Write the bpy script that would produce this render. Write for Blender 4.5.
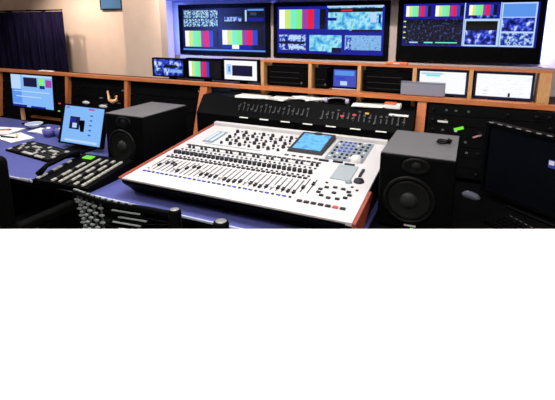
import bpy, bmesh, math, random
from mathutils import Matrix, Vector, Euler
random.seed(7)
for o in list(bpy.data.objects): bpy.data.objects.remove(o, do_unlink=True)
S = bpy.context.scene
COL = S.collection
R = math.radians

# ------------------------------------------------------------------ camera
cam_d = bpy.data.cameras.new('camera'); cam = bpy.data.objects.new('camera', cam_d); COL.objects.link(cam)
cam.location = (0, 0, 1.65); cam.rotation_euler = (R(90-12), 0, R(24.7))
cam_d.sensor_width = 36; cam_d.lens = 27.24; cam_d.shift_y = -86/555; cam_d.clip_start = .05
S.camera = cam
# ------------------------------------------------------------------ world, exposure
W = bpy.data.worlds.new('world'); S.world = W; W.use_nodes = True
W.node_tree.nodes['Background'].inputs[0].default_value = (.8, .85, 1, 1)
W.node_tree.nodes['Background'].inputs[1].default_value = .05
S.view_settings.view_transform = 'Standard'; S.view_settings.look = 'None'
S.view_settings.gamma = 1; S.view_settings.exposure = 0.0; S.view_settings.use_curve_mapping = False
# ------------------------------------------------------------------ ceiling lights (their lamps; the fixtures are built below)
PANELS = [(-.45, .55, 27), (-1.2, 1.75, 32), (-3.3, 1.6, 34), (.5, 1.9, 10), (-4.6, .2, 18), (-1.4, 3.3, 12)]  # last panel is added to brighten the rail under the wall screens
def area(name, loc, rot, sx, sy, power, col=(1, 1, 1)):
    d = bpy.data.lights.new(name, 'AREA'); d.shape = 'RECTANGLE'; d.size = sx; d.size_y = sy; d.energy = power; d.color = col
    o = bpy.data.objects.new(name, d); COL.objects.link(o); o.location = loc; o.rotation_euler = rot; return o
def spot(name, loc, target, power, col, angle=90, blend=.6):
    d = bpy.data.lights.new(name, 'SPOT'); d.energy = power; d.color = col; d.spot_size = R(angle); d.spot_blend = blend; d.shadow_soft_size = .04
    o = bpy.data.objects.new(name, d); COL.objects.link(o); o.location = loc
    o.rotation_euler = (Vector(target)-Vector(loc)).to_track_quat('-Z', 'Y').to_euler(); return o
for x, y, p in PANELS: area('panel_lamp', (x, y, 2.555), (0, 0, 0), 1.1, .5, p, (1, .98, .95))
DOWN = [(-5.5, 3.75, 16), (-4.85, 3.75, 20), (-3.5, 3.25, 8)]
for x, y, p in DOWN: spot('downlight_lamp', (x, y, 2.57), (x, y+.45, 1.2), p*4, (1, .84, .72), 110)
ADDED_WASH = [-2.9, -1.6, -.3]  # added spots that brighten the grey band under the wall screens
for x in ADDED_WASH: spot('downlight_lamp', (x, 3.55, 2.57), (x, 4.86, 1.2), 110, (1, .90, .82), 80, .8)
BLUE = (.12, .22, 1)
area('led_lamp', (-3.80, 5.0, 1.58), (0, R(90), R(-25)), .6, .03, 9, BLUE)        # strip behind the left screen edge, shining left
area('led_lamp', (.635, 5.0, 1.58), (0, R(-90), R(25)), .6, .03, 10, (.42, .48, 1))      # strip behind the right screen edge
area('led_lamp', (-3.60, 4.09, 1.6), (R(90), 0, R(8)), .05, .8, 38, BLUE)          # strip on the back of the wall corner
area('led_lamp', (-1.6, 4.95, 1.925), (R(-180), 0, 0), 4.6, .05, 5.0, (.05, .1, 1))  # strip on the top of the screens, shining up

# ------------------------------------------------------------------ materials
MATS = {}
def mat(name, col, rough=.6, metal=0, spec=.3, noise=0, scale=20, emit=None, es=1.0, stretch=(1, 1, 1), bump=0, col2=None):
    if name in MATS: return MATS[name]
    m = bpy.data.materials.new(name); m.use_nodes = True; nt = m.node_tree; N = nt.nodes; L = nt.links
    b = N['Principled BSDF']
    b.inputs['Base Color'].default_value = (*col, 1); b.inputs['Roughness'].default_value = rough
    b.inputs['Metallic'].default_value = metal; b.inputs['Specular IOR Level'].default_value = spec
    if noise or bump or col2:
        tc = N.new('ShaderNodeTexCoord'); mp = N.new('ShaderNodeMapping'); mp.inputs['Scale'].default_value = stretch
        n = N.new('ShaderNodeTexNoise'); n.inputs['Scale'].default_value = scale; n.inputs['Detail'].default_value = 4
        L.new(tc.outputs['Object'], mp.inputs[0]); L.new(mp.outputs[0], n.inputs['Vector'])
        r = N.new('ShaderNodeValToRGB')
        c2 = col2 or tuple(c*(1-noise) for c in col)
        r.color_ramp.elements[0].position = .3; r.color_ramp.elements[1].position = .7
        r.color_ramp.elements[0].color = (*c2, 1); r.color_ramp.elements[1].color = (*col, 1)
        L.new(n.outputs['Fac'], r.inputs[0]); L.new(r.outputs[0], b.inputs['Base Color'])
        if bump:
            bp = N.new('ShaderNodeBump'); bp.inputs['Strength'].default_value = bump; bp.inputs['Distance'].default_value = .004
            L.new(n.outputs['Fac'], bp.inputs['Height']); L.new(bp.outputs[0], b.inputs['Normal'])
    if emit:
        b.inputs['Emission Color'].default_value = (*emit, 1); b.inputs['Emission Strength'].default_value = es
    MATS[name] = m; return m
def s2l(r, g, b):
    f = lambda c: (c/255/12.92) if c/255 <= .04045 else ((c/255+.055)/1.055)**2.4
    return (f(r), f(g), f(b))
def glow(name, rgb, es=1.0):                 # a lit patch of a screen
    return mat(name, (.005, .005, .005), .4, 0, .1, emit=s2l(*rgb), es=es)
def picture(name, stops, scale=14, es=1.0, stretch=(1, 1, 1), detail=2):   # a lit screen showing a blurry video picture
    if name in MATS: return MATS[name]
    m = bpy.data.materials.new(name); m.use_nodes = True; nt = m.node_tree; N = nt.nodes; L = nt.links
    b = N['Principled BSDF']; b.inputs['Base Color'].default_value = (.005, .005, .005, 1); b.inputs['Specular IOR Level'].default_value = .1
    tc = N.new('ShaderNodeTexCoord'); mp = N.new('ShaderNodeMapping'); mp.inputs['Scale'].default_value = stretch
    n = N.new('ShaderNodeTexNoise'); n.inputs['Scale'].default_value = scale; n.inputs['Detail'].default_value = detail
    r = N.new('ShaderNodeValToRGB'); e = r.color_ramp.elements
    while len(e) < len(stops): e.new(.5)
    for k, (p, c) in enumerate(stops): e[k].position = p; e[k].color = (*s2l(*c), 1)
    L.new(tc.outputs['Object'], mp.inputs[0]); L.new(mp.outputs[0], n.inputs['Vector']); L.new(n.outputs['Fac'], r.inputs[0])
    L.new(r.outputs[0], b.inputs['Emission Color']); b.inputs['Emission Strength'].default_value = es
    MATS[name] = m; return m

wall_beige = mat('beige_paint', (.78, .61, .50), .8, noise=.06, scale=6)
wall_grey = mat('grey_paint', (.40, .33, .31), .8, noise=.06, scale=6)
soffit_m = mat('dark_soffit_paint', (.10, .10, .14), .7)
ceil_m = mat('ceiling_tile', (.75, .74, .72), .9, noise=.08, scale=60)
carpet = mat('grey_carpet', (.10, .10, .12), .95, noise=.4, scale=300)
blk = mat('black_plastic', (.0022, .0022, .0026), .5, spec=.03, noise=.2, scale=30)
blk2 = mat('black_metal', (.0026, .0026, .003), .5, spec=.03, noise=.25, scale=60)
blk3 = mat('black_rack_paint', (.0026, .0026, .003), .6, spec=.03, noise=.2, scale=40)
blkfab = mat('black_fabric', (.0025, .0025, .003), .9, spec=.01, noise=.4, scale=200)
leather = mat('black_leather', (.0022, .0022, .0022), .55, spec=.03, noise=.3, scale=80, bump=.2)
scr_off = mat('dark_screen_glass', (.003, .0035, .0055), .3, spec=.03)
curtain_m = mat('dark_purple_velvet', (.012, .0095, .034), .85, spec=.02, noise=.75, scale=10, stretch=(6, 6, .3))
wood = mat('orange_wood', (.58, .19, .065), .45, spec=.3, scale=14, stretch=(1.2, 14, 14), col2=(.40, .12, .04))
woodv = mat('orange_wood_upright', (.56, .17, .06), .45, spec=.3, scale=14, stretch=(14, 14, 1.2), col2=(.38, .11, .035))
woodl = mat('pale_wood', (.62, .36, .16), .5, spec=.3, scale=14, stretch=(14, 14, 1.5), col2=(.45, .24, .10))
redwood = mat('red_wood', (.32, .070, .045), .45, spec=.3, scale=14, stretch=(14, 1.5, 14), col2=(.22, .045, .028))
desk_m = mat('blue_laminate', (.085, .095, .30), .5, spec=.2, noise=.18, scale=90)
desk_e = mat('pale_edge_band', (.5, .52, .7), .5)
con_w = mat('white_console_paint', (.50, .485, .49), .5, spec=.3, noise=.04, scale=40)
con_d = mat('console_dark_button', (.014, .014, .02), .5, spec=.2)
con_g = mat('console_grey_panel', (.22, .26, .30), .5, noise=.2, scale=60)
con_pad = mat('console_grey_pad', (.26, .30, .32), .5)
con_b = mat('console_blue_button', (.05, .07, .40), .5)
con_l = mat('console_light_button', (.6, .58, .56), .5)
red_b = mat('red_button', (.6, .03, .03), .5)
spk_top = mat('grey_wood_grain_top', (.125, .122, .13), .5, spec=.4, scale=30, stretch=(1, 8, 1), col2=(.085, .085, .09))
cone = mat('speaker_cone', (.008, .009, .008), .5, spec=.08)
rubber = mat('speaker_surround', (.004, .004, .004), .4, spec=.08)
chrome = mat('brushed_steel', (.55, .55, .57), .3, metal=1)
white_m = mat('white_laminate', (.90, .905, .905), .45, spec=.2, noise=.012, scale=3)
white_e = mat('white_edge_band', (.84, .84, .84), .45)
paper = mat('white_paper', (.82, .80, .76), .8)
white_p = mat('white_plastic', (.78, .77, .75), .5)
key_w = mat('grey_white_key', (.36, .35, .32), .55)
key_d = mat('dark_key', (.008, .008, .008), .55)
cloth_b = mat('blue_purple_plastic', (.10, .10, .34), .5)
brass = mat('brass', (.75, .42, .20), .4, metal=.3)
grey_metal = mat('grey_metal', (.32, .33, .42), .35, metal=.5)
label_w = mat('white_label', (.62, .62, .60), .7)
mesh_m = mat('grey_green_mesh_strand', (.05, .06, .055), .4, spec=.3)
orange_m = mat('orange_plastic', (.75, .16, .06), .5)
yellow_m = mat('yellow_plastic', (.75, .6, .12), .5)
red_m = mat('red_plastic', (.6, .06, .05), .5)
blue_lit_panel = mat('blue_light_paint', (.06, .16, .32), .6)
led_g = glow('green_led', (120, 230, 60)); led_r = glow('red_led', (240, 60, 80)); led_w = glow('white_led', (200, 205, 210), .8); led_y = glow('yellow_led', (240, 190, 90))
led_grey = glow('dim_led', (90, 95, 100), .8)
lamp_m = mat('lit_diffuser', (.8, .8, .8), .5, emit=(1, .98, .95), es=3.0)
led_blue = mat('blue_led_strip', (.1, .1, .2), .5, emit=(.15, .25, 1), es=3.0)
g_white = glow('screen_white', (250, 252, 255)); g_yel = glow('screen_yellow', (205, 235, 120)); g_cyan = glow('screen_cyan', (120, 240, 205))
g_green = glow('screen_green', (130, 240, 130)); g_mag = glow('screen_magenta', (165, 60, 170)); g_red = glow('screen_red', (235, 25, 65))
g_blue = glow('screen_blue', (45, 70, 205)); g_navy = glow('screen_navy', (12, 14, 60)); g_dark = glow('screen_dark', (8, 9, 18)); g_desk = glow('screen_desktop_blue', (130, 185, 248))
g_deep = glow('screen_deep_blue', (20, 25, 150)); g_sky = glow('screen_sky', (90, 150, 235)); g_pale = glow('screen_pale_blue', (185, 215, 250)); g_pur = glow('screen_purple', (70, 80, 190)); g_mgrey = glow('screen_grey', (60, 60, 70))
p_people = picture('picture_blue_white', [(.36, (15, 25, 130)), (.48, (60, 110, 215)), (.58, (210, 230, 250)), (.66, (40, 60, 110))], 22)
p_cyan = picture('picture_cyan', [(.3, (35, 80, 190)), (.45, (90, 190, 235)), (.6, (170, 235, 245)), (.72, (80, 160, 220))], 12)
p_ice = picture('picture_pale_blue', [(.3, (60, 110, 190)), (.5, (140, 190, 235)), (.7, (120, 175, 230))], 30, stretch=(1, 1, 3))
p_multi = picture('picture_multi', [(.38, (10, 30, 120)), (.47, (40, 110, 190)), (.52, (150, 225, 220)), (.56, (235, 245, 225)), (.62, (20, 40, 110))], 34)
p_night = picture('picture_night_blue', [(.40, (8, 10, 60)), (.5, (30, 50, 190)), (.6, (90, 120, 235)), (.68, (230, 235, 250))], 18)
p_scope = picture('picture_scope', [(.44, (9, 10, 24)), (.56, (12, 14, 40)), (.64, (60, 70, 150))], 40, detail=4)
p_text = picture('picture_text_page', [(.27, (170, 190, 240)), (.36, (245, 249, 255)), (.6, (255, 255, 255))], 26, stretch=(1, 1, 5))

# ------------------------------------------------------------------ mesh helpers
class MB:
    def __init__(s, mats=None): s.bm = bmesh.new(); s.mi = 0
    def box(s, x0, x1, y0, y1, z0, z1, mi=None, M=None):
        r = bmesh.ops.create_cube(s.bm, size=1)
        T = Matrix.Translation(((x0+x1)/2, (y0+y1)/2, (z0+z1)/2)) @ Matrix.Diagonal((abs(x1-x0), abs(y1-y0), abs(z1-z0), 1))
        if M is not None: T = M @ T
        bmesh.ops.transform(s.bm, matrix=T, verts=r['verts'])
        if mi:
            for f in {f for v in r['verts'] for f in v.link_faces}: f.material_index = mi
        return s
    def poly(s, pts, mi=0):
        f = s.bm.faces.new([s.bm.verts.new(p) for p in pts]); f.material_index = mi; return s
    def prism(s, prof, a, b, axis='x', mi=0):        # profile extruded along an axis; prof: list of the other two coordinates
        f = {'x': lambda t, p: (t, p[0], p[1]), 'y': lambda t, p: (p[0], t, p[1]), 'z': lambda t, p: (p[0], p[1], t)}[axis]
        A = [s.bm.verts.new(f(a, p)) for p in prof]; B = [s.bm.verts.new(f(b, p)) for p in prof]; n = len(prof)
        fs = [s.bm.faces.new(A), s.bm.faces.new(B[::-1])] + [s.bm.faces.new((A[i], B[i], B[(i+1) % n], A[(i+1) % n])) for i in range(n)]
        for q in fs: q.material_index = mi
        return s
    def tube(s, path, r, n=8, closed=False, mi=0):
        path = [Vector(p) for p in path]; rings = []; m = len(path)
        rr = r if isinstance(r, (list, tuple)) else [r]*m
        for i, p in enumerate(path):
            if closed: d = path[(i+1) % m]-path[i-1]
            else: d = path[min(i+1, m-1)]-path[max(i-1, 0)]
            d.normalize(); up = Vector((0, 0, 1)) if abs(d.z) < .9 else Vector((1, 0, 0))
            a = d.cross(up).normalized(); b = a.cross(d)
            rings.append([s.bm.verts.new(p+rr[i]*(math.cos(t)*a+math.sin(t)*b)) for t in [2*math.pi*k/n for k in range(n)]])
        rng = range(m) if closed else range(m-1)
        for i in rng:
            A, B = rings[i], rings[(i+1) % m]
            for k in range(n):
                f = s.bm.faces.new((A[k], A[(k+1) % n], B[(k+1) % n], B[k])); f.smooth = True; f.material_index = mi
        if not closed:
            s.bm.faces.new(rings[0]).material_index = mi; s.bm.faces.new(rings[-1][::-1]).material_index = mi
        return s
    def lathe(s, prof, n=24, M=None, mi=0):           # prof: (radius, height) about z
        rings = []; vs = []
        for r, z in prof:
            ring = [s.bm.verts.new((r*math.cos(2*math.pi*k/n), r*math.sin(2*math.pi*k/n), z)) for k in range(n)] if r > 1e-6 else [s.bm.verts.new((0, 0, z))]
            rings.append(ring); vs += ring
        for A, B in zip(rings, rings[1:]):
            for k in range(n):
                k2 = (k+1) % n
                if len(A) == 1 and len(B) == 1: continue
                if len(A) == 1: f = s.bm.faces.new((A[0], B[k2], B[k]))
                elif len(B) == 1: f = s.bm.faces.new((A[k], A[k2], B[0]))
                else: f = s.bm.faces.new((A[k], A[k2], B[k2], B[k]))
                f.smooth = True; f.material_index = mi
        if M is not None: bmesh.ops.transform(s.bm, matrix=M, verts=vs)
        return s
    def cyl(s, x, y, z0, z1, r, n=16, mi=0):
        return s.lathe([(0, z0), (r, z0), (r, z1), (0, z1)], n, Matrix.Translation((x, y, 0)), mi)
    def mesh(s, name, mats, bev=0, seg=1):
        if bev:
            ed = [e for e in s.bm.edges if len(e.link_faces) == 2 and e.calc_face_angle(0) > .6]
            bmesh.ops.bevel(s.bm, geom=ed, offset=bev, segments=seg, profile=.5, affect='EDGES', clamp_overlap=True)
        bmesh.ops.recalc_face_normals(s.bm, faces=s.bm.faces)
        me = bpy.data.meshes.new(name); s.bm.to_mesh(me); s.bm.free()
        for m in (mats if isinstance(mats, (list, tuple)) else [mats]): me.materials.append(m)
        return me
    def build(s, name, mats, parent=None, loc=(0, 0, 0), rot=(0, 0, 0), bev=0, seg=1):
        return place(name, s.mesh(name, mats, bev, seg), parent, loc, rot)
def place(name, me, parent=None, loc=(0, 0, 0), rot=(0, 0, 0)):
    o = bpy.data.objects.new(name, me); COL.objects.link(o); o.parent = parent; o.location = loc; o.rotation_euler = rot; return o
def tag(o, label, cat, group=None):
    o['label'] = label; o['category'] = cat
    if group: o['group'] = group
    return o
def thing(name, label, cat, loc=(0, 0, 0), rz=0, group=None):
    o = bpy.data.objects.new(name, None); COL.objects.link(o); o.empty_display_size = .1
    o.location = loc; o.rotation_euler = (0, 0, rz); return tag(o, label, cat, group)
def struct(o): o['kind'] = 'structure'; return o
def copy_tree(o, parent=None):
    c = o.copy(); COL.objects.link(c); c.parent = parent
    for ch in list(o.children): copy_tree(ch, c)
    return c

# ------------------------------------------------------------------ the setting
U0, U1, V0, V1, H = -7.4, 1.35, -1.6, 5.08, 2.6
struct(MB().box(U0, U1, V0, V1, -.1, 0).build('floor', carpet))
cl = struct(MB().box(U0, U1, V0, V1, H+.004, H+.1).build('ceiling', ceil_m))
tile = MB().box(-.296, .296, -.296, .296, -.004, .004).mesh('ceiling_tile', ceil_m)
for i in range(14):
    for j in range(11):
        place('ceiling_tile', tile, cl, (U0+.36+i*.6, V0+.3+j*.6, H))
struct(MB().box(-4.4, U1, V1, V1+.1, 0, H).build('wall_back', wall_grey))
struct(MB().box(U1, U1+.1, V0, V1, 0, H).build('wall_right', wall_beige))
struct(MB().box(U0-.1, U0, V0, V1, 0, H).build('wall_left', wall_beige))
struct(MB().box(U0, U1, V0-.1, V0, 0, H).build('wall_front', wall_beige))
struct(MB().box(U0, -3.825, 4.6, 4.7, 0, H).build('wall_recess', wall_beige))
struct(MB().box(-3.825, -3.27, 3.9, 4.0, 0, H).box(-3.825, -3.72, 4.0, 4.7, 0, H).box(-3.37, -3.27, 4.0, 4.02, 0, H).build('wall_corner', wall_beige))
struct(MB().box(-4.2, U1, 4.45, V1, 1.96, H).build('trim_1', soffit_m))
struct(MB().box(-4.3, U1, 4.86, V1, .95, 1.232).build('trim_5', wall_grey, bev=.006))  # rail and mullions added forward of the wall to catch the light
struct(MB().box(-2.362, -2.318, 4.93, V1, 1.232, 1.96).build('trim_6', wall_grey))
struct(MB().box(-.872, -.788, 4.93, V1, 1.232, 1.96).build('trim_7', wall_grey))
# ceiling fixtures
for (x, y, p), lb in zip(PANELS, ('above the white counter', 'above the mixing console', 'above the left end of the desk', 'above the black side desk', 'above the floor behind the leather chair', 'added to light the grey rail under the wall screens')):
    t = thing('ceiling_light', 'rectangular lit ceiling panel '+lb, 'ceiling light', (x, y, 2.6), 0, 'ceiling light panels')
    MB().box(-.6, .6, -.3, .3, -.012, -.004).build('frame', white_p, t)
    MB().box(-.56, .56, -.26, .26, -.018, -.012).build('diffuser', lamp_m, t)
for (x, y, p), lb in zip(DOWN, ('before the curtain', 'before the blue wall panel', 'before the beige wall corner')):
    t = thing('downlight', 'small round recessed downlight '+lb, 'ceiling light', (x, y, 2.6), 0, 'wall downlights')
    MB().lathe([(.05, -.004), (.075, -.004), (.075, -.012), (.05, -.012)], 24).build('ring', white_p, t)
    MB().lathe([(0, -.006), (.05, -.006)], 24).build('lens', lamp_m, t)

for x, lb in zip(ADDED_WASH, ('left', 'middle', 'right')):  # fixtures made up for the added spots
    t = thing('downlight', 'small round added downlight before the '+lb+' wall screen', 'ceiling light', (x, 3.55, 2.6), 0, 'wall downlights')
    MB().lathe([(.05, -.004), (.075, -.004), (.075, -.012), (.05, -.012)], 24).build('ring', white_p, t)
    MB().lathe([(0, -.006), (.05, -.006)], 24).build('lens', lamp_m, t)

# ------------------------------------------------------------------ screens
def rects(parent, Wd, Hh, items, name='picture', layer=1, y=0):
    """one flat picture of a screen: coloured rectangles given as fractions of the screen from its top-left"""
    cx = (min(i[0] for i in items)+max(i[2] for i in items))/2*Wd-Wd/2
    cz = Hh/2-(min(i[1] for i in items)+max(i[3] for i in items))/2*Hh
    ms = []; mb = MB()
    for k, (a, b, c, d, m) in enumerate(items):
        if m not in ms: ms.append(m)
        yy = -.0008*(k+1)
        mb.poly([(a*Wd-Wd/2-cx, yy, Hh/2-d*Hh-cz), (c*Wd-Wd/2-cx, yy, Hh/2-d*Hh-cz), (c*Wd-Wd/2-cx, yy, Hh/2-b*Hh-cz), (a*Wd-Wd/2-cx, yy, Hh/2-b*Hh-cz)], ms.index(m))
    me = bpy.data.meshes.new(name); mb.bm.to_mesh(me); mb.bm.free()
    for m in ms: me.materials.append(m)
    return place(name, me, parent, (cx, y, cz))
def bars(a, b, c, d, pluge=False, wide=0):
    cols = [g_white, g_yel, g_cyan, g_green, g_mag, g_red, g_blue, g_dark]
    w = (c-a)/len(cols); out = []
    bb = d-(d-b)*.22 if pluge else d
    for k, m in enumerate(cols): out.append((a+k*w, b, a+(k+1)*w, bb, m))
    if pluge: out += [(a, bb, a+w*2, d, g_deep), (a+w*2, bb, a+w*3.4, d, g_white), (a+w*3.4, bb, a+w*6, d, g_deep), (a+w*6, bb, c, d, g_navy)]
    return out
def panel(t, Wd, Hh, bez, base, pics, depth=.05, bottom=None, z0=0, rot=(0, 0, 0), bezm=None):
    """bezel, screen and its pictures; front at local y=0, bottom edge of the case at z0"""
    bt = bez if bottom is None else bottom
    fw, fh = Wd+2*bez, Hh+bez+bt
    M = bezm or blk
    f = MB()
    f.box(-fw/2, -Wd/2, 0, .02, 0, fh).box(Wd/2, fw/2, 0, .02, 0, fh).box(-Wd/2, Wd/2, 0, .02, 0, bt).box(-Wd/2, Wd/2, 0, .02, fh-bez, fh)
    f = f.build('bezel', M, t, (0, 0, z0), rot)
    MB().box(-fw/2, fw/2, .02, depth, 0, fh).build('back_cover', M, t, (0, 0, z0), rot, bev=.006)
    off = Matrix(Euler(rot).to_matrix()) @ Vector((0, .012, bt+Hh/2))
    s = MB().box(-Wd/2, Wd/2, 0, .007, -Hh/2, Hh/2).build('screen', base, t, (off.x, off.y, off.z+z0), rot)
    for p in pics: rects(s, Wd, Hh, p, y=-.0005)
    return s

# three wall screens: front face at w=4.9
def wall_screen(u, z, fw, fh, bez, bot, base, pics, label):
    t = thing('wall_screen', label, 'screen', (u, 4.9, z), 0, 'wall screens of the monitor wall')
    panel(t, fw-2*bez, fh-bez-bot, bez, base, pics, .06, bot)
    MB().box(-.25, .25, .06, .18, fh*.3, fh*.7).build('wall_bracket', blk2, t)
    return t
pics1 = [
    [(.02+.11*i, .04+.20*j, .12+.11*i, .22+.20*j, p_multi) for i in range(4) for j in range(2)],
    [(.50, .06, .98, .44, g_dark), (.52, .07, .73, .12, g_navy), (.53, .20, .73, .30, p_people), (.77, .05, .79, .30, g_pale), (.81, .22, .98, .30, g_deep), (.80, .03, .98, .07, g_sky), (.83, .10, .90, .17, g_mgrey)],
    bars(.03, .52, .44, .90) + [(.03, .90, .44, .93, g_deep)],
    bars(.50, .50, .97, .93, True),
    [(.0, .95, 1, .985, g_sky)],
]
wall_screen(-3.075, 1.24, 1.41, .68, .055, .055, g_navy, pics1, 'left wall screen showing two colour bar pictures along its lower half')
pics2 = [
    bars(.02, .06, .48, .47) + [(.02, .50, .22, .53, g_deep), (.24, .50, .46, .53, g_deep)],
    [(.50, .02, .98, .50, p_cyan), (.50, .05, .98, .13, g_dark), (.62, .08, .72, .11, g_red), (.49, 0, .99, .03, g_pale), (.50, .24, .58, .30, g_deep), (.88, .14, .93, .34, g_pale), (.95, .18, .97, .36, g_deep), (.72, .48, .98, .53, g_navy), (.50, .48, .70, .53, g_deep)],
    [(.02, .60, .29, .96, p_people), (.08, .64, .11, .92, g_deep), (.02, .74, .28, .80, g_navy), (.12, .62, .24, .70, g_pale), (.12, .84, .26, .90, g_pale), (.02, .93, .29, .99, g_deep)],
    [(.325, .60, .63, .96, p_cyan), (.54, .86, .63, .96, g_navy), (.325, .94, .5, .98, g_deep)],
    [(.66, .60, .98, .96, p_ice), (.67, .64, .72, .90, p_people), (.66, .90, .98, .98, g_deep)],
]
wall_screen(-1.595, 1.252, 1.43, .665, .05, .05, g_deep, pics2, 'middle wall screen with one colour bar picture and three small pictures')
fr = g_pale
pics3 = [
    bars(.02, .05, .22, .30), bars(.255, .05, .47, .30), bars(.51, .05, .71, .28) + [(.51, .28, .72, .36, p_night)],
    [(.01, .36, .47, .97, p_scope)] + [(.005, .40+.13*k, .025, .43+.13*k, g_yel) for k in range(4)] + [(.06, .90, .13, .93, g_pale), (.18, .90, .25, .93, g_cyan), (.27, .90, .44, .925, g_cyan)],
    [(.485, .36, .735, .985, fr), (.495, .41, .725, .62, g_dark), (.495, .62, .725, .95, p_night)],
    [(.745, .01, .985, .985, fr), (.755, .04, .975, .32, g_sky), (.755, .34, .975, .64, p_night), (.755, .68, .975, .95, p_people)],
    [(.475, .0, .483, .98, fr)],
    [(.735, .0, .742, .98, fr)],
]
wall_screen(-.08, 1.262, 1.40, .665, .055, .16, g_deep, pics3, 'right wall screen with a dark scope picture and thick lower bezel')
# LED strips stuck behind the screens
struct(MB().box(-3.795, -3.785, 4.97, 5.03, 1.28, 1.88).build('trim_2', led_blue))
struct(MB().box(-3.64, -3.56, 4.0, 4.02, 1.2, 2.0).build('trim_4', led_blue))
struct(MB().box(.622, .632, 4.97, 5.03, 1.28, 1.88).build('trim_3', led_blue))

# ------------------------------------------------------------------ left of the screens: curtain, panel coloured as blue light
def curtain():
    t = thing('curtain', 'dark purple velvet curtain hanging in folds at the left', 'curtain', (-6.3, 4.3, 0))
    n = 120; mb = MB(); rows = [.02, .5, 1.0, 1.4, 1.835]; x0, x1 = -.9, .94; g = []
    for zi, z in enumerate(rows):
        g.append([mb.bm.verts.new((x0+(x1-x0)*i/n, .045*math.sin(i*.63+.6*math.sin(i*.17))+.02*math.sin(i*1.7+z), z)) for i in range(n+1)])
    for a, b in zip(g, g[1:]):
        for i in range(n): mb.bm.faces.new((a[i], a[i+1], b[i+1], b[i])).smooth = True
    o = mb.build('drape', curtain_m, t)
    m = o.modifiers.new('thickness', 'SOLIDIFY'); m.thickness = .004
    MB().tube([(-.95, 0, 1.855), (.95, 0, 1.855)], .010, 10).build('curtain_rail', blk2, t)
    for x in (-.6, .2): MB().box(x-.01, x+.01, 0, .3, 1.85, 1.87).build('rail_bracket', blk2, t)
curtain()
t = thing('wall_panel', 'panel coloured as blue light, high on the beige wall beside its corner', 'panel', (-4.69, 4.6, 1.87))
MB().box(-.19, .19, -.03, -.001, 0, .3).build('board', blue_lit_panel, t, bev=.004)  # blue light on the wall is put into the board's colour
MB().box(-.2, .2, -.035, -.001, -.012, 0).box(-.2, .2, -.035, -.001, .3, .312).box(-.202, -.19, -.035, -.001, -.012, .312).box(.19, .202, -.035, -.001, -.012, .312).build('frame', blk2, t)

# ------------------------------------------------------------------ control desk
t = desk = thing('control_desk', 'long blue laminate control desk under the mixing console', 'desk', (-1.6, 1.53, 0))
MB().box(-2.7, 1.235, .008, 1.06, .728, .74).build('desktop', desk_m, t)
MB().box(-2.7, 1.235, .002, 1.06, .705, .727).build('desktop_core', blk3, t)
MB().box(-2.7, 1.235, 0, .008, .731, .741).build('edge_band', desk_e, t)
MB().box(-2.6, 1.2, .50, .52, .06, .70).build('rear_apron', blk3, t)
for x in (-2.66, -1.3, 0, 1.2): MB().box(x-.03, x+.03, .12, 1.0, 0, .705).build('leg', blk3, t)

t = thing('side_desk', 'black side desk at the right carrying speaker and dark monitor', 'desk', (.25, 1.53, 0))
MB().box(-.61, 1.05, 0, 1.06, .705, .741).build('desktop', blk2, t, bev=.003)
MB().box(-.55, 1.0, .50, .52, .06, .70).build('rear_apron', blk3, t)
for x in (-.57, 1.0): MB().box(x-.03, x+.03, .12, 1.0, 0, .705).build('leg', blk3, t)

# equipment hutch behind the desk
t = hutch = thing('equipment_hutch', 'long black equipment hutch with orange wood ledge and uprights', 'cabinet', (-1.6, 2.6, 0))
MB().box(-2.95, 2.85, .178, .225, 1.176, 1.2).build('ledge', wood, t)
MB().box(-2.95, 2.85, .25, .78, 1.09, 1.12).build('rear_shelf', blk3, t)
MB().box(-2.95, 2.85, .166, .178, 1.174, 1.201).build('ledge_edge', wood, t)
MB().box(-2.95, 2.85, .74, .78, 0, 1.09).build('back_panel', blk3, t)
MB().box(-2.95, 2.85, .02, .74, 0, .70).build('plinth', blk3, t)
def upright(u, wd):
    MB().prism([(.02 if u > -2 else .13, .7), (.178, 1.175), (.225, 1.175), (.25, 1.09), (.74, 1.09), (.74, .7)], -wd/2, wd/2).build('upright', woodv, t, (u+1.6, 0, 0))
for u, wd in ((-4.52, .04), (-3.49, .035), (-2.745, .035), (-1.925, .065), (-.262, .055), (1.22, .04)): upright(u, wd)
# sloped black bay panels: rows of blanking panels, each its own piece
def bay(u0, u1, n, back=.03):
    D = .06
    for k in range(n):
        f0, f1 = (k+.03)/n, (k+.97)/n
        y0, z0, y1, z1 = .13+D*f0+back, .70+.465*f0, .13+D*f1+back, .70+.465*f1
        MB().prism([(y0, z0), (y1, z1), (y1+.02, z1), (y0+.02, z0)], u0, u1).build('rack_panel', blk3, t, (1.6, 0, 0))
bay(-4.50, -3.508, 5); bay(-3.472, -2.763, 5); bay(-2.727, -1.958, 4)
def slope(u, f, off=0):       # a point on a bay face
    return (u+1.6, .16+.06*f-off, .70+.465*f)
SL = (-math.atan2(.06, .465), 0, 0)
sc = MB().box(-.006, .006, -.003, .003, -.006, .006).mesh('screw', led_grey)
scm = MB().lathe([(0, .004), (.005, .004), (.006, 0)], 8, Matrix.Rotation(R(90), 4, 'X')).mesh('screw', label_w)
for u in (-2.0,): 
    for f in (.35, .62, .9): place('screw', scm, t, slope(u, f, .002), SL)
for u, f, m in ((-3.63, .42, led_r), (-3.64, .26, led_g)):
    MB().box(-.014, .014, -.004, .003, -.006, .006).build('indicator', m, t, slope(u, f), SL)
for u, f in ((-3.08, .62), (-3.02, .50), (-2.98, .66), (-2.81, .80), (-2.86, .55)):
    MB().box(-.018, .018, -.003, .002, -.006, .006).build('label_plate', mat('dim_label', (.10, .10, .10), .6), t, slope(u, f), SL)
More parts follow.
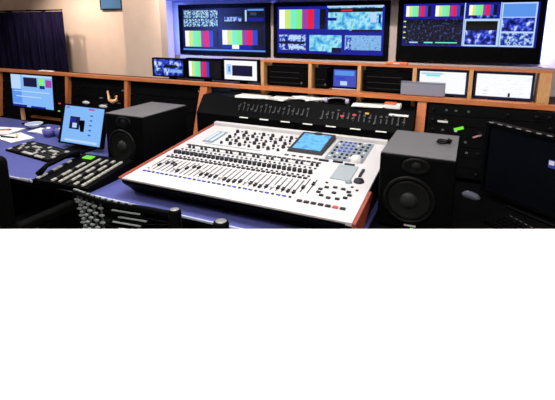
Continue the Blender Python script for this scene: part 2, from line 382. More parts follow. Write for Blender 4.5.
for u, f in ((-3.27, .5), (-3.05, .46)):
    MB().lathe([(0, .006), (.045, .006), (.05, 0)], 20, Matrix.Diagonal((1, 1, 1, 1)) @ Matrix.Scale(.3, 4, (0, 0, 1)) @ Matrix.Rotation(R(90), 4, 'X')).build('label_plate', label_w, t, slope(u, f, .004), SL)
MB().box(-2.36, -1.85, .10, .14, .742, .760).build('foot_trim', wood, t)

# brass hook thing on the bay panel
t = thing('brass_handset', 'small brass hook holding cable on black bay panel beside the left screens', 'hook', (-2.86, 2.73, 0.985))
MB().tube([(-.06, .0, .09), (-.045, -.01, .05), (-.03, -.02, .01), (.02, -.025, 0), (.06, -.02, .02), (.05, -.01, .05), (.02, 0, .04)], [.008, .01, .013, .02, .016, .01, .006], 10).build('hook', brass, t)
MB().lathe([(0, .015), (.03, .012), (.036, 0), (0, 0)], 16, Matrix.Translation((0, .02, .03)) @ Matrix.Rotation(R(90), 4, 'X')).build('mounting_plate', blk2, t)

# ------------------------------------------------------------------ centre bay: sloped switcher panel
t = thing('router_panel', 'wide black switcher panel with rows of sliders beneath the ledge, behind console', 'control panel', (-1.09, 2.6, .742))
MB().prism([(0.02, 0), (.01, .25), (.11, .375), (.245, .375), (.245, 0)], -.795, .795).build('case', blk2, t, bev=.003)
ang = math.atan2(.125, .10)
def onp(f, off=0): return (.01+.10*f-off*math.sin(ang), .25+.125*f+off*math.cos(ang))
sl = MB().box(-.004, .004, -.028, .028, 0, .002).mesh('slider_slot', mat('slot_grey', (.018, .018, .02), .5))
cp = MB().box(-.008, .008, -.005, .005, 0, .012).mesh('slider_cap', mat('cap_grey', (.03, .03, .034), .5))
for k in range(34):
    u = -.44+k*1.18/33
    if .12 < u < .17: continue
    y, z = onp(.5); place('slider_slot', sl, t, (u, y, z+.0005), (ang, 0, 0))
    f = .5+.18*math.sin(k*1.3)+.08*math.sin(k*3.1)
    y, z = onp(f); place('slider_cap', cp, t, (u, y, z+.002), (ang, 0, 0))
for k in range(7):
    y, z = onp(.02); MB().box(-.034, .034, -.004, .004, 0, .003).build('label_strip', label_w, t, (-.38+k*.165, y-.004, z-.006), (ang, 0, 0))
for u, f, m in ((.42, .6, led_r), (.5, .72, led_y), (.34, .5, led_r)):
    y, z = onp(f); MB().box(-.012, .012, -.005, .005, 0, .005).build('indicator', m, t, (u, y, z), (ang, 0, 0))
y, z = onp(.75); MB().box(-.06, .06, -.007, .007, 0, .006).build('label_strip', label_w, t, (.70, y, z), (ang, 0, 0))
TOP = .742+.375
# clutter on top of the switcher panel
def sheets(u, w, z, rz, n, label, grp=None, sx=.21, sy=.15, name='paper_stack'):
    t = thing(name, label, 'paper', (u, w, z), rz, grp)
    for k in range(n):
        MB().box(-sx/2, sx/2, -sy/2, sy/2, 0, .003).build('sheet', paper, t, (random.uniform(-.01, .01), random.uniform(-.01, .01), .001+k*.0035), (0, 0, random.uniform(-.12, .12)))
    return t
sheets(-1.46, 2.765, TOP, .08, 3, 'loose white sheets lying under the ledge, farthest left on the switcher panel', 'papers on the switcher panel', .26, .12)
sheets(-1.24, 2.765, TOP, -.15, 4, 'white paper stack under the ledge beside the tangled cable', 'papers on the switcher panel', .13, .12)
sheets(-.60, 2.765, TOP, .2, 3, 'white sheets under the ledge right of the white headset', 'papers on the switcher panel', .20, .12)
def tangle(u, w, z, label, m, seed):
    rnd = random.Random(seed); pts = []
    for k in range(46):
        a = k*.75; pts.append(((.05+.035*math.sin(k*.9))*math.cos(a)*1.9, (.03+.012*math.cos(k*.7))*math.sin(a), .006+.022*abs(math.sin(k*.53))))
    return tag(MB().tube(pts, .0055, 6).build('cable_bundle', m, None, (u, w, z)), label, 'cable')
tangle(-1.03, 2.765, TOP, 'tangled white cable heaped on the switcher panel under the ledge', white_p, 1)
t = thing('headset', 'white headset lying on switcher panel right of the tangled cable', 'headset', (-.82, 2.76, TOP))
MB().tube([(-.07, 0, .02)]+[(-.075*math.cos(a), .045*math.sin(a), .022+.012*math.sin(a)) for a in [math.pi*k/10 for k in range(11)]]+[(.07, 0, .02)], .006, 8).build('headband', white_p, t)
for s in (-1, 1): MB().lathe([(0, -.010), (.018, -.008), (.020, 0), (.018, .010), (0, .012)], 16, Matrix.Translation((s*.075, -.005, .021)) @ Matrix.Rotation(R(90), 4, 'Y')).build('ear_cup', mat('lilac_grey', (.42, .38, .55), .6), t)
t = thing('tape_box', 'small orange and white box on switcher panel at its right end', 'box', (-.44, 2.765, TOP))
MB().box(-.05, .05, -.035, .035, 0, .03).build('carton', paper, t, bev=.002); MB().box(-.052, .02, -.037, .037, .03, .036).build('lid', orange_m, t)

# right bay: patch gear with rows of lights
t = thing('patch_rack', 'black patch rack dotted with small lights below the ledge at right', 'rack', (.47, 2.6, .742))
for k in range(7):
    f0, f1 = k/7+.004, (k+1)/7-.004
    y0, z0, y1, z1 = .05+.12*f0, .42*f0, .05+.12*f1, .42*f1
    MB().prism([(y0, z0), (y1, z1), (.245, z1), (.245, z0)], -.69, .69).build('rack_unit', blk2, t, bev=.002)
jack = MB().box(-.006, .006, -.004, .004, -.005, .005)
jm = {m: MB().box(-.007, .007, -.005, .003, -.005, .005).mesh('lamp', m) for m in (led_w, led_grey, led_g, led_y, led_r)}
rr = random.Random(3)
kb = MB().lathe([(0, .012), (.008, .012), (.01, 0)], 10, Matrix.Rotation(R(90), 4, 'X')).mesh('knob', mat('knob_black', (.006, .006, .006), .5, spec=.1))
for k in range(7):
    for i in range(20):
        u = -.66+i*.0695+rr.uniform(-.01, .01); f = (k+.5)/7
        p = (u, .05+.12*f-.002, .42*f)
        r = rr.random()
        if r < .13: place('lamp', jm[led_grey], t, p, SL)
        elif r < .20: place('lamp', jm[led_w], t, p, SL)
        elif r < .5: place('knob', kb, t, p, SL)
f = .68; MB().box(-.028, .028, -.007, .002, -.009, .009).build('lamp', led_g, t, (-.505, .05+.12*f, .42*f), (SL[0], R(-20), 0))
f = .76; MB().box(-.03, .03, -.006, .002, -.006, .006).build('label_strip', label_w, t, (-.60, .05+.12*f, .42*f), SL)
f = .60; MB().box(-.025, .025, -.006, .002, -.005, .005).build('label_strip', mat('pinkish_label', (.45, .25, .27), .6), t, (-.40, .05+.12*f, .42*f), (SL[0], R(-25), 0))
f = .5; MB().box(-.02, .02, -.006, .002, -.006, .006).build('lamp', led_y, t, (.05, .05+.12*f, .42*f), SL)

# ------------------------------------------------------------------ on the ledge: three small monitors, shelf of cubbies, screens in it
def ledge_monitor(u, wd, h, base, pics, label, bez=.012, bezm=None):
    t = thing('desk_monitor', label, 'monitor', (u, 2.95, 1.121), 0, 'small monitors standing on the ledge')
    MB().box(-.09, .09, -.01, .12, 0, .008).build('foot', blk, t, bev=.003)
    MB().box(-.03, .03, .045, .075, .008, .15).build('neck', blk, t)
    panel(t, wd-2*bez, h-2*bez, bez, base, pics, .05, z0=.078, bezm=bezm)
    return t
ledge_monitor(-2.415, .35, .165, p_night, [[(.1, .15, .4, .4, p_people), (.35, .35, .8, .5, g_dark), (.05, .55, .5, .75, p_people), (.5, .6, .95, .8, p_ice), (.55, .1, .9, .3, p_people)]], 'small ledge monitor farthest left with dark blue multi picture')
ledge_monitor(-2.04, .36, .175, g_dark, [bars(.03, .1, .74, .95)], 'small ledge monitor filled with vertical colour bars')
ledge_monitor(-1.69, .33, .18, g_white, [[(.06, .2, .22, .75, g_pale), (.12, .3, .18, .6, g_sky)], [(.24, .25, .85, .80, g_dark), (.27, .30, .82, .75, g_navy)]], 'small ledge monitor, white page with dark window in it')

t = thing('monitor_shelf', 'low pale wood cubby shelf standing along the ledge', 'shelf', (-.54, 2.855, 1.121))
for k, u in enumerate((-1.44, -1.055, -.695, -.33, .006, .40)):
    MB().box(-.012 if k < 5 else -.03, .012 if k < 5 else .03, 0, .16, 0, .254).build('upright', woodl, t, (u+.54, 0, 0))
MB().box(-.915, .975, 0, .06, .254, .268).build('top_board', wood, t)
MB().box(-.90, .905, .148, .16, 0, .254).build('back_board', blk3, t)
MB().box(-.90, .905, .012, .148, .06, .072).build('bottom_board', wood, t)
def cubby_unit(u, wd, label, n):
    t = thing('receiver_unit', label, 'equipment', (u, 2.885, 1.194), 0, 'black units in the cubby shelf')
    MB().box(-wd/2, wd/2, 0, .11, .004, .15).build('case', blk2, t, bev=.004)
    for k in range(n): MB().box(-wd*.42, wd*.30, -.004, 0, .025+k*.04, .029+k*.04).build('highlight_line', mat('dim_highlight', (.02, .022, .024), .5, spec=.1), t)  # faint grey lines paint highlights on the black case
    MB().lathe([(0, .008), (.008, .008), (.01, 0)], 12, Matrix.Translation((.36*wd, 0, .03)) @ Matrix.Rotation(R(90), 4, 'X')).build('knob', mat('dim_knob', (.06, .06, .06), .5), t)
    for s in (-1, 1): MB().box(s*wd*.4-.015, s*wd*.4+.015, .02, .09, 0, .004).build('foot', blk, t)
cubby_unit(-1.25, .33, 'black receiver unit in the leftmost cubby of the wood shelf', 3)
cubby_unit(-.98, .09, 'narrow black unit left of the small blue cubby screen', 2)
cubby_unit(-.51, .32, 'black receiver unit in the cubby under an orange box', 3)
t = thing('cubby_monitor', 'tiny blue purple screen propped inside the second cubby', 'monitor', (-.815, 2.92, 1.194))
MB().box(-.09, .09, .0, .06, 0, .006).build('foot', label_w, t)
panel(t, .17, .125, .012, g_pur, [[(.05, .08, .9, .35, g_sky), (.3, .68, .6, .92, g_pale), (.1, .45, .5, .6, g_blue)]], .03, z0=.006)
t = thing('orange_case', 'small orange case lying on top of the cubby shelf', 'case', (-.45, 2.888, 1.390))
MB().box(-.07, .07, -.028, .028, 0, .016).build('shell', orange_m, t, bev=.004); MB().box(-.02, .02, -.034, -.028, .004, .012).build('clasp', label_w, t)
def page_monitor(u, wd, pics, label):
    t = thing('desk_monitor', label, 'monitor', (u, 2.90, 1.194), 0, 'bright page monitors in the cubby shelf')
    MB().box(-.08, .08, -.005, .1, 0, .006).build('foot', blk, t)
    panel(t, wd-.03, .14, .013, p_text, pics, .05, z0=.006, bezm=mat('deep_blue_black_plastic', (.01, .012, .07), .4))
page_monitor(-.162, .31, [[(.03, .06, .5, .16, g_pale), (.15, .16, .45, .24, g_cyan)], [(.55, .1, .95, .9, g_white)]], 'bright white page monitor partly behind the grey metal box')
page_monitor(.19, .33, [[(.06, .08, .9, .16, g_white)], [(.60, .82, .64, .99, g_navy)]], 'bright white page monitor at the right end of the shelf')
t = thing('metal_box', 'grey metal box standing before the white page monitor', 'box', (-.27, 2.805, 1.2))
MB().box(-.135, .135, 0, .04, .003, .085).build('body', grey_metal, t, bev=.004)
MB().box(-.136, .136, -.002, .042, .085, .09).build('lid', grey_metal, t)
for s in (-.11, .11): MB().box(s-.01, s+.01, .005, .035, 0, .003).build('foot', blk, t)
sheets(-3.80, 2.815, 1.2, .05, 2, 'white paper slip on the ledge before the curtain', None, .16, .05)

# ------------------------------------------------------------------ loudspeakers beside the console
def speaker(u, w, label, first=None):
    t = thing('studio_speaker', label, 'speaker', (u, w, .742), 0, 'studio speakers beside the mixing console')
    wd, dp, hh = .315, .445, .352
    MB().box(-wd/2, wd/2, .0, dp, .008, hh-.004).build('cabinet', blk2, t, bev=.008, seg=2)
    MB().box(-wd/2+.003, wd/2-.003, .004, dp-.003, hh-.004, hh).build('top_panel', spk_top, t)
    RX = Matrix.Rotation(R(90), 4, 'X')
    wz = .150
    MB().lathe([(.128, -.004), (.128, .006), (.120, .012), (.108, .010), (.104, 0), (.104, -.004)], 40, Matrix.Translation((-.022, 0, wz-.005)) @ Matrix.Scale(.88, 4) @ RX).build('woofer_surround', rubber, t)
    MB().lathe([(.104, .004), (.098, .010), (.09, .006), (.05, .002), (.042, .0015)], 40, Matrix.Translation((-.022, 0, wz-.005)) @ Matrix.Scale(.88, 4) @ RX).build('woofer_cone', cone, t)
    MB().lathe([(.042, .002), (.035, .012), (.02, .018), (0, .020)], 28, Matrix.Translation((-.022, 0, wz-.005)) @ Matrix.Scale(.88, 4) @ RX).build('dust_cap', mat('dust_cap', (.02, .022, .02), .4, spec=.1), t)
    MB().lathe([(.06, -.002), (.06, .004), (.045, .005), (.022, -.001)], 28, Matrix.Translation((0, 0, .305)) @ Matrix.Scale(.62, 4, (0, 0, 1)) @ RX).build('tweeter_guide', rubber, t)
    MB().lathe([(.022, .0), (.014, .008), (0, .010)], 20, Matrix.Translation((0, 0, .305)) @ RX).build('tweeter', cone, t)
    MB().box(-.035, .015, -.003, .001, .022, .030).build('maker_plate', label_w, t)
    MB().box(-.008, .004, -.003, .001, .008, .015).build('power_lamp', led_g, t)
    for x in (-.12, .12):
        for y in (.05, dp-.05): MB().cyl(x, y, -.001, .008, .015, 12).build('rubber_foot', blk, t)
    return t
sp = speaker(-.178, 1.83, 'black studio speaker with round woofer at right of the console')
sp2 = copy_tree(sp); sp2.location = (-1.965, 1.94, .742); sp2['label'] = 'black studio speaker with grey top left of console, behind the keypad'
tag(MB().tube([(.03*math.cos(k*.9)*(1+.3*math.sin(k)), .03*math.sin(k*.9), .004+.0012*k) for k in range(16)], .0035, 6).build('cable_coil', blk, None, (-.09, 2.08, 1.094)), 'small black cable coil lying on top of the right speaker', 'cable')

# ------------------------------------------------------------------ mixing console
CU, CW = -1.03, 1.58
K = math.atan2(.095, .92)
t = con = thing('mixing_console', 'large white audio mixing console with red wood cheeks on blue desk', 'mixing console', (CU, CW, .742))
def cz(w): return .108+(w-CW)*.095/.92
HW = .612
MB().prism([(.085, 0), (.055, .035), (.010, .072), (0, .085), (.0, .1), (.92, .192), (.90, 0)], -HW, HW).build('chassis', blk2, t)
MB().prism([(0, .093), (0, .108), (.915, .202), (.935, .202), (.935, .17)], -HW, HW).build('top_panel', con_w, t)
MB().prism([(.90, .200), (.90, .222), (.93, .226), (.95, .21), (.95, .17)], -HW, HW).build('rear_lip', con_w, t)
MB().prism([(.0, .10), (-.008, .111), (.02, .116), (.93, .210), (.95, .19), (.92, .06), (.09, .085)], -HW-.018, -HW).build('side_cheek', redwood, t)
MB().prism([(.0, .085), (.0, .104), (.30, .136), (.34, .11), (.20, .03), (.07, .0)], HW+.028, HW+.044).build('side_cheek', redwood, t)
MB().prism([(0, .093), (0, .108), (.915, .2025), (.92, .19)], HW, HW+.028).build('top_panel', con_w, t)
MB().prism([(.03, 0), (.01, .09), (.92, .185), (.90, 0)], HW, HW+.027).build('side_panel', blk2, t)
CS = (K, 0, 0)
def onc(u, w, off=0): return (u-CU, w-CW, cz(w)+off)
def cpart(name, me, u, w, off=0, rz=0): return place(name, me, t, onc(u, w, off), (K, 0, rz))
def bxm(name, a, b, h, m): return MB().box(-a/2, a/2, -b/2, b/2, 0, h).mesh(name, m)
m_slot = bxm('fader_slot', .0055, .15, .0012, con_d)
m_cap = MB().prism([(-.011, 0), (-.011, .010), (0, .006), (.011, .010), (.011, 0)], -.007, .007).mesh('fader_cap', con_d)
m_capw = MB().prism([(-.011, 0), (-.011, .010), (0, .006), (.011, .010), (.011, 0)], -.007, .007).mesh('fader_cap', con_l)
m_btn = bxm('channel_button', .020, .014, .006, con_d)
m_btns = bxm('channel_button', .012, .010, .005, con_d)
m_btnb = bxm('channel_button', .020, .008, .005, con_b)
m_knob = MB().lathe([(0, .018), (.010, .018), (.0125, 0)], 12).mesh('encoder_knob', con_d)
m_knobs = MB().lathe([(0, .014), (.0075, .014), (.0095, 0)], 10).mesh('encoder_knob', con_d)
m_btnl = bxm('channel_button', .014, .012, .005, con_g)
m_scr = bxm('scribble_strip', .024, .016, .003, con_d)
NCH = 30; pu = .90/NCH
for k in range(NCH):
    u = -1.60+pu*(k+.5)
    cpart('channel_button', m_btnb if k % 3 != 2 else m_btns, u, 1.694)
    cpart('fader_slot', m_slot, u, 1.80, .0005)
    cpart('fader_cap', m_cap if k % 5 else m_capw, u, 1.735+.09*abs(math.sin(k*.55))*(1 if k < 13 else .25), .001)
    cpart('channel_button', m_btn, u-.003, 1.900); cpart('channel_button', m_btns, u+.006, 1.926)
    cpart('encoder_knob', m_knob, u, 1.965)
    cpart('channel_button', m_btnl if k % 2 else m_btns, u-.007, 1.998); cpart('channel_button', m_btns, u+.006, 2.025)
    cpart('scribble_strip', m_scr, u, 2.10)
    if k % 3: cpart('encoder_knob', m_knobs, u+.004, 2.062)
# knob field at the back: slanted groups of controls
for g in range(7):
    for j in range(5):
        u = -1.40+g*.066+(.012 if j % 2 else 0); w = 2.19+j*.052
        cpart('encoder_knob', m_knob if (g+j) % 3 else m_knobs, u, w)
        if (g*2+j) % 3: cpart('channel_button', m_btns, u+.026, w+.016)
# level meter window at the back left
mm = MB().box(-.04, .04, -.10, .10, 0, .004).build('meter_frame', con_g, t, onc(-1.50, 2.275), CS, bev=.002)
for x in (-.018, .018): MB().box(-.010, .010, -.08, .08, .004, .006).build('meter_glass', mat('meter_glass', (.45, .55, .66), .3), mm, (x, 0, 0))
# colour touch screen in a raised black housing
hs = MB().prism([(-.135, 0), (-.125, .010), (.14, .030), (.14, 0)], -.108, .108).build('screen_housing', con_d, t, onc(-.842, 2.335), CS, bev=.004)
a2 = math.atan2(.020, .265)
g_touch = picture('picture_touch', [(.3, (70, 150, 235)), (.5, (120, 210, 250)), (.7, (95, 180, 245))], 16, es=1.0)
MB().box(-.088, .088, -.108, .108, 0, .002).build('touch_screen', g_touch, hs, (0, .008, .0205), (a2, 0, 0))
MB().lathe([(0, .012), (.03, .01), (.034, 0)], 16, Matrix.Scale(.5, 4, (0, 1, 0))).build('latch', con_d, hs, (.0, .120, .027))
for k in range(5): cpart('soft_key', m_scr, -.93+k*.045, 2.15)
# grey master section
gp = MB().box(-.11, .11, -.145, .145, 0, .004).build('master_panel', con_g, t, onc(-.60, 2.315), CS, bev=.002)
for i in range(7):
    for j in range(6):
        me = bxm('master_button', .014, .016, .006, con_b if (i in (1, 2, 3) and j > 1) else (con_l if (i*5+j*3) % 4 == 0 else con_d))
        place('master_button', me, gp, (-.085+i*.029, -.115+j*.047, .004))
cpart('encoder_knob', MB().lathe([(0, .03), (.026, .028), (.03, 0)], 20).mesh('encoder_knob', con_l), -.53, 2.19)
for u, w in ((-.70, 2.14), (-.62, 2.145), (-.55, 2.13)): cpart('master_button', bxm('master_button', .055, .016, .007, con_d), u, w)
MB().box(-.053, .053, -.09, .09, 0, .004).build('track_pad', con_pad, t, onc(-.55, 2.03), CS, bev=.002)
cpart('pad_bar', bxm('pad_bar', .014, .09, .006, con_d), -.465, 2.05)
cpart('jog_wheel', MB().lathe([(0, .012), (.022, .012), (.027, 0)], 20).mesh('jog_wheel', con_d), -.455, 1.955)
cpart('jog_wheel', MB().lathe([(0, .010), (.014, .010), (.018, 0)], 16).mesh('jog_wheel', con_g), -.50, 1.93)
for k in range(2):
    u = -.69+k*.035
    cpart('fader_slot', m_slot, u, 1.83, .0005); cpart('fader_cap', m_cap, u, 1.80+.05*k, .001)
for k in range(11):
    a = k*2*math.pi/11
    cpart('navigation_button', m_btn, -.535+.075*math.cos(a), 1.80+.055*math.sin(a))
cpart('navigation_button', m_btn, -.535, 1.80)
for u, w in ((-.47, 1.885), (-.44, 1.86), (-.60, 1.89)): cpart('navigation_button', m_btns, u, w)
for k in range(7): cpart('transport_button', bxm('transport_button', .024, .016, .006, red_b if k == 5 else con_d), -.66+k*.034, 1.675)
MB().box(-.2, .2, -.004, .004, 0, .0012).build('trim_line', con_g, t, onc(-1.3, 2.155), CS)
MB().box(-.42, .42, -.003, .003, 0, .0012).build('trim_line', con_g, t, onc(-1.16, 2.055), CS)

# ------------------------------------------------------------------ left part of the desk
def stand_monitor(u, w, z0, wd, h, base, pics, label, tilt, postm, postx):
    t = thing('computer_monitor', label, 'monitor', (u, w, .742), 0, 'computer monitors on the left of the desk')
    MB().box(-.10, .10, -.06, .10, 0, .012).build('foot', blk, t, bev=.004)
    MB().box(postx-.018, postx+.018, .04, .06, .012, z0-.742+h*.6).build('post', postm, t)
    panel(t, wd-.024, h-.024, .012, base, pics, .04, z0=z0-.742, rot=(R(-tilt), 0, 0))
    return t
stand_monitor(-3.66, 2.52, .885, .60, .325, g_desk, [[(.0, .0, .24, .9, g_sky), (.0, .94, .35, 1, g_deep), (.45, .95, .8, 1, g_deep), (.28, .0, 1, .06, g_pale), (0, 0, .24, .45, g_pale)], [(.30, .08, .62, .36, g_navy)], [(.66, .08, .80, .34, g_green), (.68, .30, .80, .40, g_deep)], [(.82, .12, .96, .34, g_mag)], [(.05, .5, .9, .53, g_pale), (.1, .66, .7, .69, g_pale)]],
              'computer monitor with dark window and green and magenta patches, farthest left', 3, woodl, -.22)
stand_monitor(-2.585, 2.10, .775, .44, .30, g_desk, [[(.17, .28, .42, .62, g_navy), (.2, .32, .32, .45, g_deep), (.25, .45, .36, .58, g_pale)], *[[(.66, .2+.13*k, .72, .23+.13*k, g_deep)] for k in range(5)], [(.04, .03, .12, .07, g_mag), (.6, .03, .74, .07, g_mag)], [(.1, .9, .9, .96, g_pale)]],
              'computer monitor with blue desktop and small dark picture, beside the speaker', 16, blk, 0)

def keyboard(u, w, rz, label, cols=14, rows=5, kw=.026, key=key_w):
    t = thing('computer_keyboard', label, 'keyboard', (u, w, .742), rz)
    MB().prism([(0, 0), (0, .012), (rows*kw+.03, .028), (rows*kw+.03, 0)], -cols*kw/2-.012, cols*kw/2+.012).build('base', blk, t, bev=.002)
    a = math.atan2(.016, rows*kw+.03)
    ms = [MB().box(-kw*.38, kw*.38, -kw*.38, kw*.38, 0, .006).mesh('key', m) for m in key]
    for r in range(rows):
        for c in range(cols):
            if r == 0 and 3 < c < 9:
                if c == 6: MB().box(-kw*2.4, kw*2.4, -kw*.38, kw*.38, 0, .006).build('key', key[0], t, (0, .025, .0135), (a, 0, 0))
                continue
            y = .02+r*kw; place('key', ms[(r*7+c*c+c//2) % len(ms)], t, ((c-(cols-1)/2)*kw, y, .0125+y*.016/.16), (a, 0, 0))
    return t
keyboard(-2.79, 1.83, R(-6), 'dark keyboard with pale keys before the blue desktop monitor', 15, 5, .034, (key_w, key_d, key_d))
t = thing('intercom_keypad', 'black intercom keypad with rows of pale keys and green light', 'keypad', (-2.045, 1.545, .742), R(4))
MB().prism([(-.03, 0), (-.03, .03), (.355, .075), (.355, 0)], -.215, .195).build('case', blk, t, bev=.004)
ka = math.atan2(.045, .39)
kms = [MB().box(-.008, .008, -.016, .016, 0, .008).mesh('key', m) for m in (key_w, key_w, key_d)]
for c in range(7):
    for r in range(9):
        y = -.005+r*.036
        if c in (1,): continue
        if r > 6 and c < 3: continue
        place('key', kms[(c*5+r*r*3+r) % 3 if c not in (3, 6) else 0], t, (-.185+c*.056, y, .033+(y+.03)*.045/.39), (ka, 0, 0))
MB().box(-.04, .035, -.022, .022, 0, .008).build('lit_button', led_g, t, (-.11, .30, .072), (ka, 0, 0), bev=.004)
MB().tube([(-.20, .0, .05), (-.20, .06, .085), (-.20, .2, .10), (-.20, .30, .09)], [.02, .014, .014, .022], 10).build('handset', blk, t)
MB().tube([(-.21, -.02, .03)]+[(-.24-.1*k/14+.012*math.cos(k*1.9), -.01-.012*k/14+.012*math.sin(k*1.9), .015) for k in range(15)], .0035, 6).build('cord', key_w, t)

# papers, pens and cups at the left edge
PG = 'loose papers at the left end of the desk'
for k, (u, w, rz, sx, sy, lb) in enumerate(((-3.66, 2.22, .3, .28, .20, 'white paper sheets at left end of desk, nearest the first monitor'), (-3.33, 2.12, -.3, .25, .18, 'white paper sheets at left end of desk, right of the red pen'), (-3.33, 2.37, .1, .22, .14, 'white paper sheets at left end of desk, behind the others'))):
    sheets(u, w, .741, rz, 3, lb, PG, sx, sy)
def pen(u, w, z, rz, m, label):
    t = thing('pen', label, 'pen', (u, w, z), rz, 'pens on the papers')
    MB().tube([(-.07, 0, .006), (.05, 0, .006)], .006, 8).build('barrel', m, t); MB().tube([(.05, 0, .006), (.072, 0, .006)], [.006, .001], 8).build('tip', blk, t)
pen(-3.64, 2.22, .754, .5, red_m, 'red marker pen lying on white papers'); pen(-3.33, 2.13, .754, -.6, yellow_m, 'yellow marker pen lying on white papers'); pen(-3.36, 2.08, .754, .2, blk, 'black pen lying on white papers')
def tub(u, w, label):
    t = thing('plastic_tub', label, 'tub', (u, w, .741), 0, 'blue tubs in a row on the desk')
    MB().lathe([(0, 0), (.042, 0), (.052, .06), (.046, .062), (.04, .006), (0, .006)], 20).build('tub', cloth_b, t)
    MB().lathe([(0, .070), (.03, .070), (.053, .062), (.053, .058)], 20, Matrix.Scale(.98, 4)).build('lid', cloth_b, t)
    MB().lathe([(0, .078), (.016, .076), (.018, .068)], 14).build('knob', white_p, t)  # white dot colours in a highlight on the blue lid
tub(-3.14, 2.28, 'blue plastic tub, leftmost of three, beside the papers'); tub(-3.03, 2.31, 'blue plastic tub between two others'); tub(-2.91, 2.33, 'blue plastic tub nearest the blue desktop monitor')
t = thing('bowl', 'blue and white bowl among the papers below the first monitor', 'bowl', (-3.52, 2.42, .741))
MB().lathe([(0, 0), (.03, 0), (.07, .04), (.066, .042), (.03, .008), (0, .006)], 24).build('body', mat('pale_blue_ceramic', (.35, .42, .62), .4), t)
MB().tube([(.07*math.cos(a), .07*math.sin(a), .042) for a in [2*math.pi*k/24 for k in range(24)]], .004, 6, True).build('rim', white_p, t)

# ------------------------------------------------------------------ right: dark monitor, keyboard, cable
t = thing('dark_monitor', 'large switched off black monitor turned sideways at the right edge', 'monitor', (.335, 2.22, .742), R(-39))
MB().box(-.14, .14, -.02, .16, 0, .012).build('foot', blk, t, bev=.004)
MB().box(-.04, .04, .05, .08, .012, .2).build('neck', blk, t)
panel(t, .57, .345, .018, scr_off, [], .055, z0=.03)
for k in range(12): MB().box(-.012, .012, -.002, .004, .409, .413).build('vent_highlight', mat('vent_highlight_grey', (.20, .21, .22), .5), t, (-.275+k*.05, 0, 0))  # pale dashes paint highlights along the vented top edge
st = MB().box(-.03, .03, -.002, 0, -.018, .018).build('screen_glint', mat('blue_glint', (.03, .06, .45), .5), t, (.06, .0115, .28))  # blue and white patch painted as a glint on the dark glass
MB().box(-.026, -.002, -.002, 0, -.004, .016).box(.006, .026, -.002, 0, -.016, -.002).build('glint_mark', label_w, st, (0, -.002, 0))
t = keyboard(.225, 1.93, R(-50), 'black keyboard lying before the large dark monitor', 12, 4, .026, (blk, blk2))
for k in range(11): MB().box(-.007, .007, -.0015, .0015, 0, .001).build('key_mark', mat('dim_mark', (.12, .12, .12), .6), t, (-.14+k*.028, .128, .0275))
t = thing('computer_mouse', 'small grey computer mouse beside the right speaker', 'mouse', (.06, 2.36, .742), R(-30))
MB().lathe([(.03, 0), (.032, .008), (.024, .022), (.01, .028), (0, .029)], 20, Matrix.Scale(1.6, 4, (1, 0, 0))).build('shell', mat('mouse_blue_grey', (.10, .11, .15), .5), t)
MB().lathe([(0, .004), (.006, .003), (.006, -.003), (0, -.004)], 10, Matrix.Translation((-.02, 0, .024)) @ Matrix.Rotation(R(90), 4, 'X')).build('scroll_wheel', label_w, t)

# ------------------------------------------------------------------ chairs
def star_base(t, m, z=.40):
    MB().cyl(0, 0, .09, z, .025, 14).build('gas_column', blk2, t)
    for k in range(5):
        a = 2*math.pi*k/5+.3
        MB().tube([(0, 0, .10), (.15*math.cos(a), .15*math.sin(a), .09), (.28*math.cos(a), .28*math.sin(a), .07)], [.03, .022, .016], 8).build('base_leg', m, t)
        MB().lathe([(0, -.012), (.03, -.012), (.03, .012), (0, .012)], 14, Matrix.Translation((.28*math.cos(a), .28*math.sin(a), .03)) @ Matrix.Rotation(R(90), 4, 'X')).build('caster', blk, t)
def seat_pad(t, wd, dp, y0, m):
    mb = MB().box(-wd/2, wd/2, y0, y0+dp, .41, .48); return mb.build('seat', m, t, bev=.025, seg=3)
t = thing('mesh_chair', 'black office chair with see-through mesh backrest before the console', 'chair', (-1.355, 1.23, 0))
star_base(t, blk); seat_pad(t, .46, .36, .04, blkfab)
def bk(s, z):      # curved back surface, s in -1..1
    wd = .30-.06*max(0, (.9-z)/.35)
    return (s*wd, -.0+.075*s*s-.02*(z-.6), z-.03*abs(s)**3*(1 if z > .85 else 0))
MB().tube([bk(-1+2*k/14, .905) for k in range(15)], .013, 8).build('top_rail', blk, t)
for s in (-1, 1): MB().tube([bk(s, .56+.345*k/8) for k in range(9)], .012, 8).build('side_rail', blk, t)
MB().tube([bk(-1+2*k/14, .56) for k in range(15)], .012, 8).build('bottom_rail', blk, t)
MB().box(-.03, .03, .03, .06, .40, .60).build('back_support', blk, t)
for k in range(11):
    s = -.92+1.84*k/10
    MB().tube([bk(s, .565+.335*j/6) for j in range(7)], .0045, 5).build('mesh_strand', mesh_m if k < 5 else blk, t)
for j in range(9):
    z = .59+.034*j
    MB().tube([bk(-.98+1.96*k/12, z) for k in range(13)], .003, 5).build('mesh_strand', blk, t)
dot = MB().box(-.010, .010, -.006, .006, -.003, .003).mesh('mesh_highlight', mat('highlight_grey', (.24, .27, .26), .4))  # pale dots paint the highlights on the backrest mesh
for k in range(6):
    for j in range(9):
        p = bk(-.92+.15*k, .60+.034*j); place('mesh_highlight', dot, t, (p[0], p[1]-.006, p[2]))
for j in range(4):
    p = bk(.30+.1*(j % 2), .88-.028*j); MB().box(-.07, .07, -.004, .004, -.002, .002).build('mesh_highlight', dot.materials[0], t, (p[0], p[1]-.006, p[2]), (0, 0, .12))
for k in range(12):
    p = bk(-.95+.12*k, .905); MB().box(-.009, .009, -.004, .004, -.002, .003).build('rail_highlight', dot.materials[0], t, (p[0], p[1]-.002, p[2]+.013))  # same painted highlight colour, dashed along the top rail
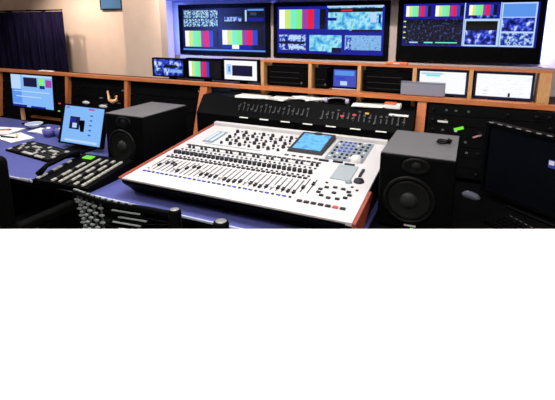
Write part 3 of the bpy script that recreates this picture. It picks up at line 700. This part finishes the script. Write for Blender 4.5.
for s in (-1, 1):
    MB().tube([(s*.27, .1, .44), (s*.29, .12, .56), (s*.29, .14, .64)], .012, 8).build('arm_post', blk, t)
    MB().box(s*.29-.025, s*.29+.025, .06, .24, .64, .665).build('arm_pad', blk, t, bev=.008)

t = thing('task_chair', 'black task chair with two upright back posts before the console', 'chair', (-.828, 1.13, 0))
star_base(t, blk); seat_pad(t, .42, .40, .03, blkfab)
for s, z, r in ((-1, 1.0, .024), (1, .995, .028)):
    MB().tube([(s*.1, .02, .42), (s*.1, 0, .6), (s*.098, -.005, z-.03), (s*.098, -.005, z-.008), (s*.098, -.005, z)], [.018, .02, r, r, r*.75], 12).build('back_post', blk, t)
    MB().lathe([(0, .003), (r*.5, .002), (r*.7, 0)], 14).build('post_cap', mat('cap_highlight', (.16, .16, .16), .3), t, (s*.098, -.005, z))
MB().box(-.17, .17, -.015, .02, .62, .84).build('backrest', blkfab, t, bev=.012, seg=2)

t = thing('leather_chair', 'black leather armchair cut off by the left edge', 'chair', (-2.26, 1.16, 0))
star_base(t, blk); seat_pad(t, .50, .46, .06, leather)
MB().box(-.26, .26, -.02, .07, .46, 1.03).build('backrest', leather, t, bev=.03, seg=3)
for z in (.62, .78, .93): MB().box(-.22, .22, -.026, -.018, z-.004, z+.004).build('seam', blk, t)
for s in (-1, 1):
    MB().box(s*.30-.03, s*.30+.03, .02, .36, .64, .69).build('arm_pad', leather, t, bev=.012, seg=2)
    MB().box(s*.30-.02, s*.30+.02, .16, .20, .42, .64).build('arm_post', blk, t)
for (x, z) in ((.15, .93), (.16, .87), (-.02, .9), (.0, .82)):
    MB().lathe([(0, .005), (.005, .004), (.006, 0)], 8, Matrix.Rotation(R(90), 4, 'X')).build('stud', label_w, t, (x, -.02, z))

# ------------------------------------------------------------------ white counter, added to fill the foreground with white
A = R(24.7)
t = thing('added_counter', 'plain white laminate counter added across the whole foreground', 'counter', (0, 0, 0), A)
MB().box(-1.75, 1.2, .42, 1.068, 1.055, 1.1).build('worktop', white_m, t, bev=.003)
MB().box(-1.70, 1.15, .98, 1.0, .08, 1.055).build('modesty_panel', white_e, t)
for x in (-1.70, -.3, 1.12): MB().box(x, x+.03, .48, .98, 0, 1.055).build('leg_panel', white_e, t)
MB().box(-1.70, 1.15, .96, .98, 0, .08).build('kick_board', blk3, t)
